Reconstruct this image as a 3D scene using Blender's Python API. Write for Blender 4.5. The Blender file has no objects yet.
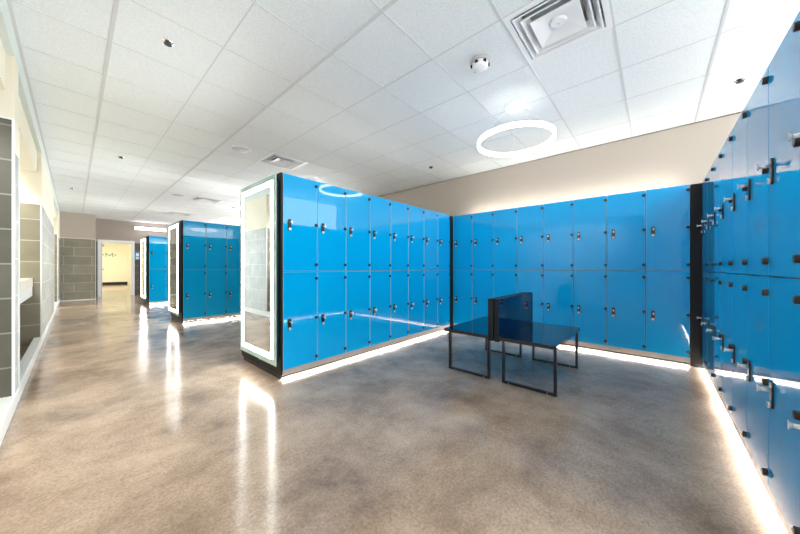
import bpy, bmesh, math, random
from mathutils import Vector, Matrix
random.seed(7)
C = bpy.context.scene.collection
PI = math.pi

# ------------------------------------------------------------------ materials
def new_mat(name):
    m = bpy.data.materials.new(name); m.use_nodes = True
    nt = m.node_tree
    return m, nt, nt.nodes['Principled BSDF']

def pbr(name, col, rough=.5, metal=0, spec=.5, coat=0, ior=1.5):
    m, nt, b = new_mat(name)
    b.inputs['Base Color'].default_value = (*col, 1)
    b.inputs['Roughness'].default_value = rough
    b.inputs['Metallic'].default_value = metal
    b.inputs['Specular IOR Level'].default_value = spec
    b.inputs['Coat Weight'].default_value = coat
    b.inputs['Coat Roughness'].default_value = .02
    b.inputs['IOR'].default_value = ior
    # a little procedural grain so no surface is perfectly flat in tone
    tc = nt.nodes.new('ShaderNodeTexCoord'); nz = nt.nodes.new('ShaderNodeTexNoise')
    nz.inputs['Scale'].default_value = 9; nz.inputs['Detail'].default_value = 4
    mr = nt.nodes.new('ShaderNodeMapRange')
    mr.inputs['To Min'].default_value = max(0, rough*.85); mr.inputs['To Max'].default_value = min(1, rough*1.15)
    nt.links.new(tc.outputs['Object'], nz.inputs['Vector'])
    nt.links.new(nz.outputs['Fac'], mr.inputs['Value'])
    nt.links.new(mr.outputs['Result'], b.inputs['Roughness'])
    return m

def emit(name, col, strength):
    m = bpy.data.materials.new(name); m.use_nodes = True
    nt = m.node_tree; nt.nodes.clear()
    e = nt.nodes.new('ShaderNodeEmission'); o = nt.nodes.new('ShaderNodeOutputMaterial')
    e.inputs['Color'].default_value = (*col, 1); e.inputs['Strength'].default_value = strength
    nt.links.new(e.outputs[0], o.inputs[0])
    return m

def concrete():
    m, nt, b = new_mat('polished_concrete')
    N = nt.nodes.new; L = nt.links.new
    g = N('ShaderNodeNewGeometry')
    n1 = N('ShaderNodeTexNoise'); n1.inputs['Scale'].default_value = 1.3; n1.inputs['Detail'].default_value = 10; n1.inputs['Roughness'].default_value = .70
    n1.inputs['Distortion'].default_value = .15
    n2 = N('ShaderNodeTexNoise'); n2.inputs['Scale'].default_value = 70; n2.inputs['Detail'].default_value = 5; n2.inputs['Roughness'].default_value = .8
    n3 = N('ShaderNodeTexVoronoi'); n3.inputs['Scale'].default_value = 55
    for n in (n1, n2, n3): L(g.outputs['Position'], n.inputs['Vector'])
    r1 = N('ShaderNodeValToRGB')
    r1.color_ramp.elements[0].position = .30; r1.color_ramp.elements[0].color = FLOOR_A
    r1.color_ramp.elements[1].position = .68; r1.color_ramp.elements[1].color = FLOOR_B
    L(n1.outputs['Fac'], r1.inputs['Fac'])
    mx = N('ShaderNodeMix'); mx.data_type = 'RGBA'; mx.blend_type = 'OVERLAY'; mx.inputs['Factor'].default_value = .55
    r2 = N('ShaderNodeValToRGB')
    r2.color_ramp.elements[0].position = .33; r2.color_ramp.elements[0].color = (.22,.22,.22,1)
    r2.color_ramp.elements[1].position = .67; r2.color_ramp.elements[1].color = (.72,.72,.72,1)
    L(n2.outputs['Fac'], r2.inputs['Fac'])
    L(r1.outputs['Color'], mx.inputs['A']); L(r2.outputs['Color'], mx.inputs['B'])
    # sparse dark and pale aggregate
    r3 = N('ShaderNodeValToRGB')
    r3.color_ramp.elements[0].position = .05; r3.color_ramp.elements[0].color = (.35,.33,.31,1)
    r3.color_ramp.elements[1].position = .16; r3.color_ramp.elements[1].color = (1,1,1,1)
    L(n3.outputs['Distance'], r3.inputs['Fac'])
    m2 = N('ShaderNodeMix'); m2.data_type = 'RGBA'; m2.blend_type = 'MULTIPLY'; m2.inputs['Factor'].default_value = .5
    L(mx.outputs['Result'], m2.inputs['A']); L(r3.outputs['Color'], m2.inputs['B'])
    L(m2.outputs['Result'], b.inputs['Base Color'])
    mr = N('ShaderNodeMapRange'); mr.inputs['To Min'].default_value = .10; mr.inputs['To Max'].default_value = .24
    L(n1.outputs['Fac'], mr.inputs['Value']); L(mr.outputs['Result'], b.inputs['Roughness'])
    b.inputs['Specular IOR Level'].default_value = .42
    bp = N('ShaderNodeBump'); bp.inputs['Strength'].default_value = .02; bp.inputs['Distance'].default_value = .002
    L(n2.outputs['Fac'], bp.inputs['Height']); L(bp.outputs['Normal'], b.inputs['Normal'])
    return m

def tile_mat(name, axis, c1, c2, mortar, w, h, rough=.35, z0=0.0, off=.5):
    """running-bond wall tile; axis 'x' for faces seen along y, 'y' for faces seen along x"""
    m, nt, b = new_mat(name)
    N = nt.nodes.new; L = nt.links.new
    g = N('ShaderNodeNewGeometry'); s = N('ShaderNodeSeparateXYZ'); cb = N('ShaderNodeCombineXYZ')
    L(g.outputs['Position'], s.inputs[0])
    L(s.outputs['X' if axis == 'x' else 'Y'], cb.inputs['X'])
    ad = N('ShaderNodeMath'); ad.operation = 'ADD'; ad.inputs[1].default_value = -z0
    L(s.outputs['Z'], ad.inputs[0]); L(ad.outputs[0], cb.inputs['Y'])
    br = N('ShaderNodeTexBrick'); br.offset = off
    br.inputs['Scale'].default_value = 1; br.inputs['Brick Width'].default_value = w; br.inputs['Row Height'].default_value = h
    br.inputs['Mortar Size'].default_value = .006; br.inputs['Mortar Smooth'].default_value = .05
    br.inputs['Color1'].default_value = (*c1,1); br.inputs['Color2'].default_value = (*c2,1); br.inputs['Mortar'].default_value = (*mortar,1)
    L(cb.outputs[0], br.inputs['Vector'])
    nz = N('ShaderNodeTexNoise'); nz.inputs['Scale'].default_value = 5; nz.inputs['Detail'].default_value = 8
    L(g.outputs['Position'], nz.inputs['Vector'])
    rp = N('ShaderNodeValToRGB'); rp.color_ramp.elements[0].position=.3; rp.color_ramp.elements[0].color=(.62,.62,.62,1); rp.color_ramp.elements[1].position=.75
    L(nz.outputs['Fac'], rp.inputs['Fac'])
    mx = N('ShaderNodeMix'); mx.data_type='RGBA'; mx.blend_type='MULTIPLY'; mx.inputs['Factor'].default_value=.6
    L(br.outputs['Color'], mx.inputs['A']); L(rp.outputs['Color'], mx.inputs['B'])
    L(mx.outputs['Result'], b.inputs['Base Color'])
    b.inputs['Roughness'].default_value = rough
    bp = N('ShaderNodeBump'); bp.inputs['Strength'].default_value=.3; bp.inputs['Distance'].default_value=.003; bp.invert=True
    L(br.outputs['Fac'], bp.inputs['Height']); L(bp.outputs['Normal'], b.inputs['Normal'])
    return m

def ceiling_mat():
    m, nt, b = new_mat('acoustic_tile')
    N = nt.nodes.new; L = nt.links.new
    g = N('ShaderNodeNewGeometry')
    nz = N('ShaderNodeTexNoise'); nz.inputs['Scale'].default_value=75; nz.inputs['Detail'].default_value=3
    L(g.outputs['Position'], nz.inputs['Vector'])
    rp = N('ShaderNodeValToRGB')
    rp.color_ramp.elements[0].position=.36; rp.color_ramp.elements[0].color=(.73,.765,.775,1)
    rp.color_ramp.elements[1].position=.58; rp.color_ramp.elements[1].color=(.79,.835,.845,1)
    L(nz.outputs['Fac'], rp.inputs['Fac']); L(rp.outputs['Color'], b.inputs['Base Color'])
    bp = N('ShaderNodeBump'); bp.inputs['Strength'].default_value=.25; bp.inputs['Distance'].default_value=.003
    L(nz.outputs['Fac'], bp.inputs['Height']); L(bp.outputs['Normal'], b.inputs['Normal'])
    b.inputs['Roughness'].default_value=.9; b.inputs['Specular IOR Level'].default_value=.15
    return m

FLOOR_A = (.172,.115,.078,1); FLOOR_B = (.54,.405,.30,1)
BLUE = (.001, .385, .78)
M = dict(
    floor=concrete(),
    ceiling=ceiling_mat(),
    tee=pbr('ceiling_tee_white', (.60,.62,.62), .5),  # white tees greyed, their shadow lines put into the colour
    beige=pbr('beige_paint', (.46,.405,.35), .8, spec=.2),
    brownpaint=pbr('taupe_paint', (.36,.31,.28), .8, spec=.2),
    cream=pbr('cream_paint', (.74,.70,.58), .8, spec=.2),
    fascia=pbr('grey_white_paint', (.60,.66,.64), .6, spec=.3),
    whitetrim=pbr('white_metal_trim', (.78,.80,.80), .35),
    yellow=pbr('pale_yellow_paint', (.78,.76,.60), .7, spec=.2),
    tile_x=tile_mat('olive_tile', 'x', (.30,.27,.19), (.22,.20,.14), (.50,.47,.38), .62, .293, off=.35),
    tile_big=tile_mat('large_olive_tile', 'x', (.125,.125,.095), (.095,.095,.072), (.30,.30,.26), 1.4, .262, z0=.07),  # olive tile darkened, shade of the unlit near piers put into the colour
    tile_brown=tile_mat('brown_tile', 'x', (.09,.08,.072), (.075,.066,.06), (.24,.23,.21), .62, .293),
    tile_y=tile_mat('pale_tile', 'y', (.60,.63,.63), (.54,.57,.57), (.74,.76,.76), .40, .29, rough=.25),
    blue=pbr('blue_back_painted_glass', BLUE, .02, spec=.5),
    carcass=pbr('black_carcass', (.012,.013,.015), .4),
    black=pbr('black_laminate', (.007,.007,.008), .45, spec=.3),
    blackglass=pbr('black_blue_glass', (.003,.007,.016), .04, spec=.5, coat=.15),
    blackmetal=pbr('black_metal', (.008,.008,.009), .30),
    navyglass=pbr('navy_glass', (.003,.010,.055), .05, spec=.4),
    satin=pbr('satin_chrome', (.85,.85,.85), .30, metal=.55),
    edge=pbr('pale_glass_edge', (.40,.58,.68), .15),
    chrome=pbr('chrome', (.82,.82,.82), .12, metal=1),
    rail=pbr('brushed_grey_rail', (.42,.40,.38), .4, metal=.3),
    mirror=pbr('mirror_silver', (.86,.91,.89), .01, metal=1),
    glassedge=pbr('green_glass_edge', (.45,.62,.58), .1),
    darkteal=pbr('dark_teal_casing', (.02,.045,.05), .3),
    grey=pbr('grey_plastic', (.45,.46,.46), .4),
    white=pbr('white_enamel', (.80,.81,.82), .4),
    dark=pbr('dark_void', (.01,.01,.01), .8),
    signgrey=pbr('grey_green_lettering', (.30,.34,.22), .6),
    signblue=pbr('blue_sign', (.05,.30,.62), .4),
    counter=pbr('cream_solid_surface', (.80,.77,.66), .3),
    ring=emit('ring_diffuser', (1,.985,.96), 6.5),
    led=emit('led_strip', (1,.98,.95), 36),
    cove=emit('led_uplight', (1,.955,.88), 15),
    coveweak=emit('led_uplight_soft', (1,.97,.93), 5),
    mirrorled=emit('mirror_led', (.96,1,.985), 17),
    linear=emit('linear_lamp', (1,.99,.97), 4),
    passage=emit('passage_lamp', (1,.98,.94), 75),  # fill from the added passage lamp
    alcoveled=emit('alcove_led', (1,.96,.86), 38),
)

# ------------------------------------------------------------------ mesh helpers
class MB:
    def __init__(s): s.bm = bmesh.new(); s.mats = []
    def mi(s, m):
        if m not in s.mats: s.mats.append(m)
        return s.mats.index(m)
    def _set(s, faces, m, smooth=False):
        i = s.mi(m)
        for f in faces: f.material_index = i; f.smooth = smooth
    def box(s, x0, x1, y0, y1, z0, z1, m, bev=0):
        r = bmesh.ops.create_cube(s.bm, size=1)
        vs = r['verts']
        for v in vs:
            v.co = Vector(((x0+x1)/2 + v.co.x*(x1-x0), (y0+y1)/2 + v.co.y*(y1-y0), (z0+z1)/2 + v.co.z*(z1-z0)))
        fs = list({f for v in vs for f in v.link_faces}); s._set(fs, m)
        if bev:
            es = list({e for v in vs for e in v.link_edges})
            r = bmesh.ops.bevel(s.bm, geom=es, offset=bev, segments=2, profile=.5, affect='EDGES')
            s._set(r['faces'], m, True)
        return s
    def cyl(s, p0, p1, r0, m, r1=None, seg=24, smooth=True):
        p0 = Vector(p0); p1 = Vector(p1); d = p1-p0
        r1 = r0 if r1 is None else r1
        q = d.to_track_quat('Z', 'Y').to_matrix().to_4x4()
        mt = Matrix.Translation((p0+p1)/2) @ q
        r = bmesh.ops.create_cone(s.bm, cap_ends=True, segments=seg, radius1=r0, radius2=r1, depth=d.length, matrix=mt)
        fs = list({f for v in r['verts'] for f in v.link_faces})
        s._set(fs, m)
        if smooth:
            for f in fs:
                if len(f.verts) == 4: f.smooth = True
        return s
    def prism(s, pts, off, m):
        """closed polygon pts (3D) extruded by vector off"""
        a = [s.bm.verts.new(p) for p in pts]; off = Vector(off)
        b = [s.bm.verts.new(Vector(p)+off) for p in pts]
        fs = [s.bm.faces.new(a), s.bm.faces.new(b[::-1])]
        n = len(a)
        for i in range(n):
            fs.append(s.bm.faces.new((a[i], b[i], b[(i+1)%n], a[(i+1)%n])))
        s._set(fs, m)
        bmesh.ops.recalc_face_normals(s.bm, faces=fs)
        return s
    def quad(s, a, b, c, d, m):
        f = s.bm.faces.new([s.bm.verts.new(p) for p in (a,b,c,d)]); s._set([f], m); return s
    def lathe(s, prof, centre, m, seg=48, close=True):
        """profile of (r,z) pairs around a vertical axis"""
        rings = []
        for k in range(seg):
            a = 2*PI*k/seg
            rings.append([s.bm.verts.new((centre[0]+r*math.cos(a), centre[1]+r*math.sin(a), centre[2]+z)) for r, z in prof])
        fs = []; n = len(prof)
        for k in range(seg):
            A = rings[k]; B = rings[(k+1)%seg]
            for i in range(n if close else n-1):
                j = (i+1)%n
                fs.append(s.bm.faces.new((A[i], B[i], B[j], A[j])))
        s._set(fs, m, True)
        bmesh.ops.recalc_face_normals(s.bm, faces=fs)
        return s
    def build(s, name, parent=None, loc=None):
        me = bpy.data.meshes.new(name); s.bm.to_mesh(me); s.bm.free()
        for m in s.mats: me.materials.append(m)
        o = bpy.data.objects.new(name, me); C.objects.link(o)
        if parent: o.parent = parent
        if loc: o.location = loc
        return o

def thing(name, label, cat, loc=(0,0,0), rz=0, group=None):
    o = bpy.data.objects.new(name, None); o.empty_display_size = .1; C.objects.link(o)
    o.location = loc; o.rotation_euler = (0,0,rz)
    return tag(o, label, cat, group)
def tag(o, label, cat, group=None):
    o['label'] = label; o['category'] = cat
    if group: o['group'] = group
    return o
def struct(o, label=None):
    o['kind'] = 'structure'
    if label: o['label'] = label
    return o
KIDS = {}
def kids(o): return [c for c in bpy.data.objects if c.parent == o]
def dup(root, loc, rz, label, group=None):
    r = root.copy(); C.objects.link(r); r.location = loc; r.rotation_euler = (0,0,rz)
    r['label'] = label
    if group: r['group'] = group
    for ch in kids(root):
        c = ch.copy(); C.objects.link(c); c.parent = r
        for g in kids(ch):
            d = g.copy(); C.objects.link(d); d.parent = c
    return r
def words(i): return ['first','second','third','fourth','fifth','sixth','seventh','eighth'][i]

CEIL = 2.89
# ------------------------------------------------------------------ setting
struct(MB().box(-1.4, 5.3, -1.6, 27, -.10, 0, M['floor']).build('floor'))

GX = [.19+.62*k for k in range(-1, 9)]
GY = [.225+.603*k for k in range(-11, 26)]
VENTS = [(2.05, .225), (2.05, .225+.603*7), (2.05, .225+.603*14), (2.05, .225+.603*19)]
def is_vent(x, y): return any(abs(x-a) < .02 and abs(y-b) < .02 for a, b in VENTS)
X0, X1, Y0, Y1 = -.30, 5.12, -1.6, 15.30
b = MB()
for i in range(len(GX)-1):
    for j in range(len(GY)-1):
        xa, xb = max(GX[i], X0), min(GX[i+1], X1); ya, yb = max(GY[j], Y0), min(GY[j+1], Y1)
        if xb <= xa or yb <= ya or is_vent(GX[i], GY[j]): continue
        b.quad((xa,ya,CEIL), (xa,yb,CEIL), (xb,yb,CEIL), (xb,ya,CEIL), M['ceiling'])
struct(b.build('ceiling'))
b = MB()
for i, x in enumerate(GX):
    if X0 < x < X1:
        w = .012 if i in (1, 3) else .004
        b.box(x-w, x+w, Y0, Y1, CEIL-(.006 if w > .01 else .002), CEIL+.004, M['tee'])
for y in GY:
    if Y0 < y < Y1: b.box(X0, X1, y-(.009 if y < 1 else .004), y+(.009 if y < 1 else .004), CEIL-.003, CEIL+.003, M['tee'])
b.box(X0, X0+.02, Y0, Y1, CEIL-.010, CEIL, M['tee'])
b.box(X1-.02, X1, Y0, Y1, CEIL-.010, CEIL, M['tee'])
struct(b.build('ceiling_grid'))

struct(MB().box(5.10, 5.25, -1.6, 6.3, 0, CEIL+.1, M['beige']).box(5.10, 5.25, 6.3, 15.3, 0, .6, M['beige']).box(5.10,5.25,10.6,11.6,.6,CEIL+.1,M['beige']).build('wall_right'))  # upper part left open past the first bay so world light fills the corridor
# door wall at the end of the corridor
DY = 15.30
b = MB()
def clad(b, x0, x1, y0, y1, ztop, tile, paint, zmax=CEIL+.05):
    b.box(x0, x1, y0, y1, 0, ztop, tile); b.box(x0, x1, y0, y1, ztop, zmax, paint)
clad(b, .49, .62, DY, DY+.15, 2.05, M['tile_brown'], M['brownpaint'])
clad(b, 1.53, 5.1, DY, DY+.15, 2.05, M['tile_brown'], M['brownpaint'])
b.box(.62, 1.53, DY, DY+.15, 2.10, CEIL+.05, M['brownpaint'])
struct(b.build('wall_back'))
b = MB(); clad(b, -.30, .49, 14.30, 15.45, 2.05, M['tile_x'], M['beige'])
struct(b.build('wall_back.001'))
struct(MB().box(-.30,.50,14.285,14.30,0,.03,M['whitetrim']).box(.485,.497,14.285,14.30,.03,2.06,M['whitetrim']).box(-.3,.485,14.287,14.30,2.045,2.06,M['whitetrim']).build('trim_1'))
# door frame
b = MB()
b.box(.575, .66, DY-.04, DY+.19, 0, 2.12, M['whitetrim']).box(1.49, 1.575, DY-.04, DY+.19, 0, 2.12, M['whitetrim']).box(.66, 1.49, DY-.04, DY+.19, 2.03, 2.12, M['whitetrim'])
df = struct(b.build('door_1'))
b = MB().box(.665, .70, DY+.20, DY+1.02, .01, 2.02, M['grey'], .003)
dl = b.build('door_leaf', df)
MB().cyl((.70,DY+.32,1.02),(.76,DY+.32,1.02),.02,M['chrome']).cyl((.75,DY+.30,1.02),(.75,DY+.42,1.02),.011,M['chrome']).build('door_handle', dl)
MB().box(.70,.76,DY+.28,DY+.60,1.90,1.97,M['grey'],.005).build('door_closer', dl)
# passage beyond the door
struct(MB().box(-.4, 2.32, 25.6, 25.75, 0, 3.0, M['yellow']).build('wall_far'))
struct(MB().box(-.4, 2.30, 25.57, 25.60, 0, .17, M['black']).build('baseboard_far'))
b = MB().box(2.30, 2.45, 17.6, 25.75, 0, 3.0, M['yellow']).box(2.0,2.30,19.0,19.25,0,2.2,M['yellow']).box(2.0,2.3,19.0,19.25,2.2,3.0,M['brownpaint'])
struct(b.build('wall_passage'))
struct(MB().box(-.4, -.25, 15.45, 25.75, 0, 3.0, M['yellow']).build('wall_passage.001'))
struct(MB().box(2.3, 5.1, 17.6, 17.75, 0, 3.0, M['yellow']).build('wall_passage.002'))
struct(MB().box(-.4, 5.25, 15.45, 25.75, 2.95, 3.05, M['white']).build('ceiling_passage'))

# left side: tiled piers between open alcoves, under a fascia
PIERS = [(-.8, .2, 2.2), (3.66, 3.90, 2.21), (6.45, 10.2, 1.97), (12.75, 14.30, 2.035)]
for n, (ya, yb, zt) in enumerate(PIERS):
    b = MB()
    t = M['tile_big'] if n < 2 else M['tile_x']
    b.box(-1.30, -.34, ya, yb, 0, zt, t).box(-1.30, -.34, ya, yb, zt, 2.42, M['cream'])
    b.box(-.34, -.30, ya, yb, 0, 1.98, M['tile_y']).box(-.34, -.30, ya, yb, 1.98, 2.70, M['cream'])
    b.box(-.34,-.312,ya-.004,ya,0,zt,t)
    struct(b.build('wall_left' if n == 0 else 'wall_left.%03d' % n))
    if n:
        struct(MB().box(-.312, -.297, ya-.012, ya, 0, zt+.01, M['whitetrim']).box(-1.3,-.312,ya-.010,ya,zt,zt+.012,M['whitetrim']).box(-.312,-.294,yb,yb+.012,0,zt,M['whitetrim']).build('trim_%d' % (n+1)))
struct(MB().box(-1.45, -1.30, -.8, 14.30, 0, 2.42, M['tile_y']).build('wall_left_back'))
struct(MB().box(-1.45, -.34, -.8, 14.30, 2.42, CEIL+.05, M['cream']).build('ceiling_alcove'))
struct(MB().box(-.34, -.30, -.8, 14.30, 2.70, CEIL+.05, M['fascia']).build('trim_fascia'))
# low white kerb along the foot of the alcoves
b = MB().box(-.37, -.296, .2, 14.28, 0, .115, M['whitetrim'], .004)
struct(b.build('baseboard_left'))

# vanity in the first visible alcove
t = thing('vanity_counter', 'cream vanity counter with white apron in the tiled alcove by the corridor', 'counter', (-.82, 4.92, 0))
MB().box(-.47,.445,-1.00,1.52,.823,.946,M['counter'],.006).build('countertop', t)
MB().box(-.44,.44,-1.00,1.52,.70,.823,M['whitetrim']).build('apron', t)
MB().box(-.47,-.10,-1.0,1.5,.0,.70,M['tile_y']).build('support', t)

# alcove lamps: linear strips under each alcove ceiling
for n, (ya, yb) in enumerate([(.6, 3.0), (4.0, 6.3), (10.4, 12.5)]):
    t = thing('alcove_lamp', ['long strip lamp under the alcove ceiling nearest the camera',
        'long strip lamp under the ceiling of the alcove with the vanity counter',
        'long strip lamp under the ceiling of the farthest alcove'][n], 'lamp', (-.62, (ya+yb)/2, 2.42), 0, 'alcove strip lamps')
    h = (yb-ya)/2
    MB().box(-.05,.05,-h,h,-.02,0,M['white']).build('housing', t)
    MB().box(.05,.062,-h,h,-.09,0,M['white']).build('baffle', t)  # added shield, keeps the strip out of the back row's reflections
    MB().box(-.04,.04,-h+.01,h-.01,-.026,-.0205,M['alcoveled']).build('diffuser', t)

# ------------------------------------------------------------------ lockers
def locker_proto(w, depth, loc, rz, label, group, edge='edge'):
    """front plane at local y=0, width along x, faces -y"""
    t = thing('locker', label, 'locker', loc, rz, group)
    g = .0025
    MB().box(-w/2+.001, w/2-.001, .016, depth, .09, 2.0, M['carcass']).build('body', t)
    hm = lm = None
    for z0, z1, hz, lz in ((1.052, 2.01, (1.95, 1.537, 1.12), 1.512), (.092, 1.047, (.975, .562, .148), .528)):
        db = MB().box(-w/2+g, w/2-g, 0, .012, z0, z1, M['blue'], .0022)
        ei = db.mi(M[edge]); db.bm.normal_update()
        for fc in db.bm.faces:
            if abs(fc.normal.y) < .97: fc.material_index = ei
        d = db.build('door', t)
        for z in hz:
            if hm is None:
                o = MB().cyl((0,-.013,0),(0,.0155,0),.0165,M['blackmetal'],seg=20).cyl((0,-.016,0),(0,-.013,0),.012,M['blackmetal'],r1=.0165,seg=20).build('hinge', d)
                hm = o.data
            else:
                o = bpy.data.objects.new('hinge', hm); C.objects.link(o); o.parent = d
            o.location = (w/2-.016, 0, z)
        if lm is None:
            b = MB(); r = .0165; h = .042
            pts = [(r*math.cos(a), -.007, h + r*math.sin(a)) for a in [PI*k/10 for k in range(11)]] + \
                  [(r*math.cos(a), -.007, -h + r*math.sin(a)) for a in [PI+PI*k/10 for k in range(11)]]
            b.prism(pts, (0,.007,0), M['blackmetal'])
            b.cyl((0,-.007,-.042),(0,-.015,-.042),.0135,M['satin'],seg=20)
            b.box(-.002,.002,-.0156,-.015,-.048,-.036,M['dark'])
            b.cyl((.004,-.007,.024),(.004,-.038,.024),.0075,M['satin'],seg=18)
            b.cyl((.004,-.038,.024),(.004,-.043,.024),.010,M['satin'],seg=18)
            b.box(.000,.008,-.046,-.043,.008,.040,M['satin'],.0015)
            o = b.build('lock', d); lm = o.data; o['label'] = 'black lock plate with chrome thumb turn and keyhole'
        else:
            o = bpy.data.objects.new('lock', lm); C.objects.link(o); o.parent = d
            o['label'] = 'black lock plate with chrome thumb turn and keyhole'
        o.location = (-w/2+.066, 0, lz)
    return t

def row(proto, n, w, start, dirv, rz, lab, group, first, edge='edge'):
    """n lockers from start along dirv; returns proto"""
    for k in range(n):
        c = Vector(start) + Vector(dirv)*(w*(k+.5))
        if proto is None:
            proto = locker_proto(w, first, c, rz, lab(k), group, edge)
        else: dup(proto, c, rz, lab(k), group)
    return proto

# bank 1: double sided, in front of the big lit mirror
D1 = 1.343; FY = 2.70
p1 = row(None, 8, .381, (D1, FY, 0), (1,0,0), 0,
    lambda k: ('blue glass locker, %s from the large lit mirror along the row behind the bench' % words(k)) if k < 7 else
              'blue glass locker against the black corner post, last from the large lit mirror', 'lockers beside the large lit mirror', .98)
# back bank
row(None, 8, .375, (4.50, 2.70, 0), (0,-1,0), -PI/2,
    lambda k: 'blue glass locker, %s from the narrow black corner post in the back row' % words(k), 'lockers of the back row', .52)
# right bank
row(None, 8, .40, (4.49, -.39, 0), (-1,0,0), PI,
    lambda k: 'blue glass locker, %s from the wide black corner post in the close right row' % words(k), 'lockers of the close right row', .98, 'blue')
# banks 2 and 3 along the corridor
B2 = (1.405, 6.86); B3 = (1.445, 10.98)
row(p1, 5, .381, (B2[0], B2[1], 0), (1,0,0), 0,
    lambda k: 'blue glass locker, %s from the lit mirror of the middle bank' % words(k), 'lockers of the middle bank', .98)
row(p1, 2, .381, (B3[0], B3[1], 0), (1,0,0), 0,
    lambda k: 'blue glass locker, %s from the lit mirror of the farthest bank' % words(k), 'lockers of the farthest bank', .98)

# plinth of each row: grey rail in front, dark foot behind, LED strip tucked under the rail
def plinth(loc, rz, length, depth, label):
    t = thing('locker_plinth', label, 'plinth', loc, rz, 'locker plinths')
    MB().box(0, length, .006, depth, .050, .088, M['rail']).box(0, length, .006, .010, .035, .050, M['rail']).build('rail', t)
    MB().box(.02, length-.02, .075, depth-.03, 0, .050, M['carcass']).build('foot', t)
    b = MB()
    # slanted strip under the rail, shining down and out on the floor
    b.quad((.01,.012,.0495), (length-.01,.012,.0495), (length-.01,.036,.030), (.01,.036,.030), M['led'])
    b.prism([(.01,.0125,.0500),(.01,.0385,.0500),(.01,.0385,.0290),(.01,.0365,.0300)], (length-.02,0,0), M['carcass'])
    o = b.build('light_strip', t); o['label'] = 'glowing white LED strip under the rail'
    return t
plinth((D1, FY, 0), 0, 8*.381, .98, 'grey plinth with glowing strip under the row beside the large lit mirror')
plinth((4.50, 2.70, 0), -PI/2, 3.0, .52, 'grey plinth with glowing strip under the back row of lockers')
plinth((4.49, -.39, 0), PI, 3.2, .98, 'grey plinth with glowing strip under the close right row of lockers')
plinth((B2[0], B2[1], 0), 0, 5*.381, .98, 'grey plinth with glowing strip under the middle locker bank')
plinth((B3[0], B3[1], 0), 0, 2*.381, .98, 'grey plinth with glowing strip under the farthest locker bank')

# LED uplights lying on top of the rows, behind the doors
def uplight(loc, rz, length, label, lamp='coveweak'):
    t = thing('uplight', label, 'lamp', loc, rz, 'uplights on the lockers')
    MB().box(0, length, -.03, .03, 0, .02, M['white']).build('channel', t)
    MB().box(.01, length-.01, -.02, .02, .0205, .026, M[lamp]).build('diffuser', t)
uplight((4.95, 2.66, 2.001), -PI/2, 2.9, 'strip uplight lying on top of the back row of lockers', 'cove')
uplight((1.45, 3.10, 2.001), 0, 2.8, 'strip uplight lying on top of the bank by the large mirror')
uplight((4.40, -.75, 2.001), PI, 3.0, 'strip uplight lying on top of the close right row')
uplight((1.50, 7.3, 2.001), 0, 1.7, 'strip uplight lying on top of the middle bank', 'cove')
uplight((1.50, 11.4, 2.001), 0, .7, 'short strip uplight lying on top of the farthest bank', 'cove')  # added to bounce more light onto the far ceiling

# black corner posts
tag(MB().box(4.395, 4.50, 2.704, 2.80, 0, 2.005, M['black']).build('corner_post'), 'narrow black corner post where the back row meets the mirror row', 'post', 'black corner posts')
tag(MB().box(4.497, 4.56, -.43, -.302, 0, 2.005, M['black']).build('corner_post'), 'wide black corner post between the back row and the close right row', 'post', 'black corner posts')

# end panel + lit mirror of each bank
def bank_end(x, y, big, lab_panel, lab_mirror):
    t = thing('end_panel', lab_panel, 'panel', (x, y, 0), 0, 'black bank end panels')
    MB().box(-.022, -.003, 0, .98, .05, 2.01, M['black']).build('panel', t)
    MB().box(-.012, -.002, .03, .95, 0, .05, M['carcass']).build('foot', t)
    b = MB().cyl((-.022,.45,.12),(-.034,.45,.12),.014,M['chrome'],seg=18)
    b.build('stud', t)
    m = thing('lighted_mirror', lab_mirror, 'mirror', (x-.022, y, 0), 0, 'lit mirrors on the bank ends')
    y0, y1, z0, z1 = -.012, .865, .150, 1.985
    MB().box(-.048, -.001, y0+.06, y1-.06, z0+.06, z1-.06, M['darkteal']).build('casing', m)
    MB().box(-.056, -.048, y0, y1, z0, z1, M['glassedge'], .001).build('glass_panel', m)
    mw, bw = .055, .046
    b = MB()
    a0, a1, c0, c1 = y0+mw, y1-mw, z0+mw, z1-mw
    b.box(-.0575,-.0562, a0, a1, c0, c0+bw, M['mirrorled']).box(-.0575,-.0562, a0, a1, c1-bw, c1, M['mirrorled'])
    b.box(-.0575,-.0562, a0, a0+bw, c0+bw, c1-bw, M['mirrorled']).box(-.0575,-.0562, a1-bw, a1, c0+bw, c1-bw, M['mirrorled'])
    b.build('light_border', m)
    MB().box(-.0572,-.0562, a0+bw, a1-bw, c0+bw, c1-bw, M['mirror']).build('mirror_glass', m)
bank_end(D1, FY, True, 'black end panel behind the large lit mirror', 'large mirror with glowing white border on the bank end nearest the bench')
bank_end(B2[0], B2[1], False, 'black end panel of the middle locker bank', 'lit border mirror on the end of the middle locker bank')
bank_end(B3[0], B3[1], False, 'black end panel of the farthest locker bank', 'lit border mirror on the farthest locker bank, nearest the end door')

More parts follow.
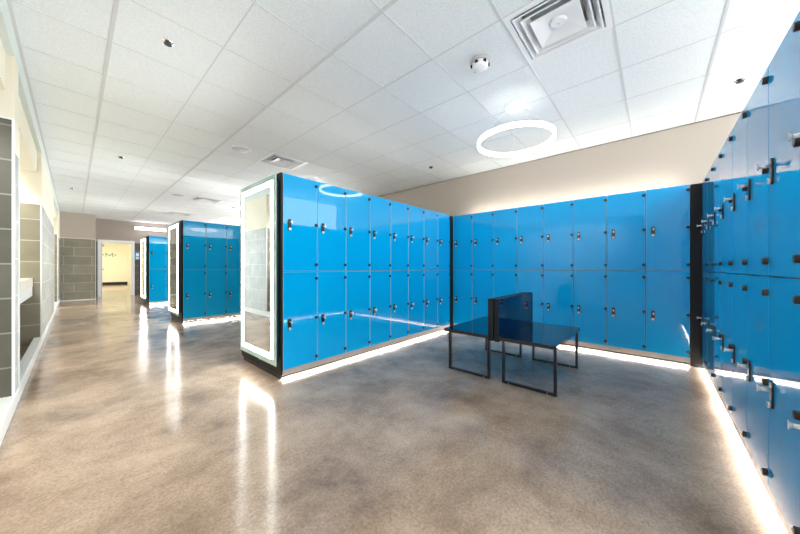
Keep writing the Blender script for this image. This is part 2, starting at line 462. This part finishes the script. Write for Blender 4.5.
# ------------------------------------------------------------------ benches, back to back
def bench(loc, sy, label):
    """root under the seat's inner near corner; sy=+1 grows towards +y"""
    t = thing('bench', label, 'bench', loc, 0, 'black benches back to back')
    def bx(b, x0,x1,y0,y1,z0,z1,m,bev=0):
        ya, yb = sorted((y0*sy, y1*sy)); return b.box(x0,x1,ya,yb,z0,z1,m,bev)
    W = .505 if sy > 0 else .490; Ln = 1.0
    bx(MB(), .005, Ln+.015, .048 if sy < 0 else .058, W+.048, .402, .437, M['blackglass'], .003).build('seat', t)
    p = bx(MB(), .005, Ln+.02, .004, .045 if sy < 0 else .055, .385, .79, M['black'], .002)
    bx(p, .008, Ln+.018, .045 if sy < 0 else .055, .0465 if sy < 0 else .0565, .44, .788, M['navyglass'])
    p.build('backrest', t)
    for x in (.035, .93):
        b = MB(); y0, y1, r = (.052, .490, .026) if sy > 0 else (.066, .507, .026)
        bx(b, x, x+r, y0, y0+.024, 0.026, .402, M['blackmetal'], .002)
        bx(b, x, x+r, y1, y1+.024, 0.026, .402, M['blackmetal'], .002)
        bx(b, x, x+r, y0, y1+.024, .004, .026, M['blackmetal'], .002)
        f = b.build('leg_frame', t)
        g = MB()
        for yy in (y0+.06, y1-.05):
            g.cyl((x+.015, yy*sy, 0), (x+.015, yy*sy, .004), .012, M['chrome'], seg=14)
            g.cyl((x-.003, yy*sy, .016), (x, yy*sy, .016), .006, M['chrome'], seg=14)
        g.build('glide', f)
    return t
bench((2.64, 1.147, 0), 1, 'black bench of the back-to-back pair on the side of the large lit mirror')
bench((2.64, 1.143, 0), -1, 'black bench of the back-to-back pair on the side of the close right lockers')

# ------------------------------------------------------------------ ceiling fittings
def diffuser(x, y, label):
    cx, cy = x+.31, y+.3015
    t = thing('ceiling_diffuser', label, 'vent', (cx, cy, CEIL), 0, 'square air diffusers')
    hx, hy = .302, .293
    def ring(b, o, i, zo, zi, m, th=.004):
        """sloped square ring from half size o (height zo) to half size i (height zi)"""
        for (ax, ay, bx_, by_) in ((-1,-1,1,-1),(1,-1,1,1),(1,1,-1,1),(-1,1,-1,-1)):
            P = [(ax*o, ay*o*hy/hx, zo), (bx_*o, by_*o*hy/hx, zo), (bx_*i, by_*i*hy/hx, zi), (ax*i, ay*i*hy/hx, zi)]
            b.prism(P, (0,0,th), m)
    b = MB(); ring(b, .306, .268, -.006, -.006, M['white']); ring(b, .268,.262,-.006,.05, M['white']); b.build('frame', t)
    b = MB(); ring(b, .250, .212, -.012, .040, M['white']); ring(b, .257,.248,-.012,-.012,M['white']); b.build('louvre', t)
    b = MB(); ring(b, .205, .165, -.014, .035, M['white']); ring(b, .212,.203,-.014,-.014,M['white']); b.build('louvre', t)
    b = MB(); ring(b, .158, .040, -.018, .020, M['white'])
    b.box(-.041,.041,-.04,.04,.018,.024,M['white']).cyl((0,0,.020),(0,0,-.002),.06,M['white'],r1=.045).cyl((0,0,-.004),(0,0,-.007),.005,M['grey'],seg=12)
    b.build('cone', t)
    b = MB(); z = .16
    b.box(-.305,.305,-.297,.297,z,z+.01,M['grey'])
    b.box(-.305,-.297,-.297,.297,.004,z,M['grey']).box(.297,.305,-.297,.297,.004,z,M['grey'])
    b.box(-.297,.297,-.297,-.290,.004,z,M['grey']).box(-.297,.297,.290,.297,.004,z,M['grey'])
    b.build('plenum', t)
for k, (x, y) in enumerate(VENTS):
    diffuser(x, y, ['large white square air diffuser beside the smoke detector', 'white square air diffuser above the large lit mirror',
        'white square air diffuser in the ceiling above the middle locker bank', 'far white air diffuser in the ceiling before the farthest locker bank'][k])

def ring_light(x, y, label):
    t = thing('ring_light', label, 'lamp', (x, y, CEIL), 0, 'round ring lamps')
    MB().lathe([(.0,-.050),(.098,-.050),(.106,-.042),(.106,0),(.0,0)], (0,0,0), M['white'], close=False).build('canopy', t)
    R = .402; z = -.405
    MB().lathe([(R-.024,z+.031),(R+.001,z+.031),(R+.001,z+.024),(R-.024,z+.024)], (0,0,0), M['grey'], seg=96).build('housing', t)
    MB().lathe([(R-.022,z-.020),(R-.002,z-.020),(R-.002,z+.0235),(R-.022,z+.0235)], (0,0,0), M['ring'], seg=96).build('diffuser', t)
    for k in range(3):
        a = 2*PI*k/3+.4
        MB().cyl((.06*math.cos(a),.06*math.sin(a),-.044),((R-.012)*math.cos(a),(R-.012)*math.sin(a),z+.031),.0012,M['white'],seg=8).build('cable', t)
ring_light(3.223, 1.151, 'glowing white ring lamp hanging from the ceiling above the benches')
ring_light(3.223, 9.45, 'glowing ring lamp partly visible above the middle locker bank')
ring_light(3.223, 5.30, 'glowing ring lamp behind the bank with the large lit mirror')

t = thing('smoke_detector', 'white round smoke detector on the ceiling near the large air diffuser', 'smoke detector', (2.35, 1.14, CEIL))
MB().lathe([(0,-.018),(.082,-.018),(.088,-.010),(.088,0),(0,0)], (0,0,0), M['grey'], close=False).build('base', t)
b = MB().lathe([(0,-.066),(.046,-.066),(.062,-.056),(.068,-.044),(.068,-.018),(0,-.018)], (0,0,0), M['white'], close=False)
for k in range(6):
    a = 2*PI*k/6
    b.cyl((.0675*math.cos(a),.0675*math.sin(a),-.026),(.0675*math.cos(a),.0675*math.sin(a),-.044),.014,M['dark'],seg=12)
b.build('sensor_head', t)

for k, (x, y) in enumerate([(.497,2.909),(.508,6.51),(-.028,9.88),(4.231,-.619),(4.232,2.995)]):
    t = thing('sprinkler', ['dark sprinkler head in the corridor ceiling nearest the camera', 'dark sprinkler head in the corridor ceiling across from the large mirror',
        'small dark sprinkler head far along the corridor by the alcove fascia', 'dark sprinkler head above the close right row of lockers', 'dark sprinkler head above the far corner of the mirror row'][k],
        'sprinkler', (x, y, CEIL), 0, 'ceiling sprinklers')
    MB().lathe([(0,-.004),(.038,-.004),(.042,.002),(0,.002)], (0,0,0), M['chrome'], close=False, seg=28).build('escutcheon', t)
    MB().cyl((0,0,-.004),(0,0,-.018),.014,M['blackmetal'],seg=16).cyl((0,0,-.018),(0,0,-.021),.026,M['blackmetal'],seg=20).build('nozzle', t)

for k, (x, y) in enumerate([(1.68,4.71),(1.71,8.85)]):
    t = thing('ceiling_speaker', ['round white ceiling speaker beside the diffuser above the large mirror', 'round white ceiling speaker near the middle locker bank'][k], 'speaker', (x, y, CEIL), 0, 'round ceiling speakers')
    MB().lathe([(.122,-.010),(.135,-.010),(.140,-.004),(.140,0),(.122,0)], (0,0,0), M['white']).build('rim', t)
    MB().lathe([(0,-.011),(.08,-.0105),(.122,-.008),(.122,0),(0,0)], (0,0,0), M['grey'], close=False).build('grille', t)

# linear wall light above the end door
t = thing('linear_light', 'long glowing white bar lamp on the taupe wall beside the end door', 'lamp', (2.05, 15.30, 2.63))
MB().box(-.48,.48,-.10,-.002,-.05,.06,M['white']).build('housing', t)
MB().box(-.475,.475,-.16,-.1005,-.055,.055,M['linear'],.01).build('diffuser', t)
# unseen bar lamp added in the passage to brighten its yellow wall
for k, (x, y, z) in enumerate([(.2,22.0,2.95)]):
    t = thing('linear_light', ['long glowing bar lamp on the passage ceiling beyond the end door'][k], 'lamp', (x, y, z))
    MB().box(-.10,.10,-.9,.9,-.05,0,M['white']).build('housing', t)
    MB().box(-.09,.09,-.89,.89,-.065,-.0505,M['passage']).build('diffuser', t)

# ------------------------------------------------------------------ signs
def letters(name, polys, parent, y0, m, th=.012):
    b = MB()
    for p in polys: b.prism([(x, y0, z) for x, z in p], (0, -th, 0), m)
    return b.build(name, parent)
t = thing('wall_lettering', 'grey letter M between two small arrows on the pale yellow wall', 'sign', (1.47, 25.60, 1.88))
h = .12; w = .18; s = .055
letters('letter', [[(-w,-h),(-w,h),(-w+s,h),(0,-.02),(w-s,h),(w,h),(w,-h),(w-s,-h),(w-s,.03),(.0,-.10),(-w+s,.03),(-w+s,-h)]], t, -.001, M['signgrey'])
letters('arrow', [[(-.34,0),(-.24,.06),(-.24,-.06)]], t, -.001, M['signgrey'])
letters('arrow', [[(.34,0),(.24,-.06),(.24,.06)]], t, -.001, M['signgrey'])
t = thing('door_sign', 'small blue and white sign on the brown tile beside the end door', 'sign', (1.66, 15.30, 1.55))
MB().box(-.065,.065,-.012,-.001,-.16,.16,M['signblue'],.003).build('plate', t)
MB().box(-.04,.04,-.0135,-.0122,-.02,.10,M['white']).box(-.045,.045,-.0135,-.0122,-.12,-.06,M['white']).build('symbol', t)

# ------------------------------------------------------------------ world, camera, view
w = bpy.data.worlds.new('world'); bpy.context.scene.world = w; w.use_nodes = True
w.node_tree.nodes['Background'].inputs['Color'].default_value = (.97,.99,1,1)
w.node_tree.nodes['Background'].inputs['Strength'].default_value = 2.4

cam = bpy.data.cameras.new('camera'); co = bpy.data.objects.new('camera', cam); C.objects.link(co)
cam.sensor_width = 36; cam.lens = 287.8/800*36; cam.shift_y = .5/800; cam.clip_start = .02; cam.clip_end = 100
yaw = math.atan((654-400)/287.8)          # the camera looks this far from the +x axis towards +y
f = Vector((math.cos(yaw), math.sin(yaw), 0))
co.location = (0, 0, 1.09)
co.rotation_euler = f.to_track_quat('-Z', 'Y').to_euler()
sc = bpy.context.scene; sc.camera = co
sc.cycles.max_bounces = 16; sc.cycles.diffuse_bounces = 8; sc.cycles.glossy_bounces = 6
sc.view_settings.view_transform = 'Standard'; sc.view_settings.look = 'None'
sc.view_settings.exposure = 1.25; sc.view_settings.gamma = 1; sc.view_settings.use_curve_mapping = False
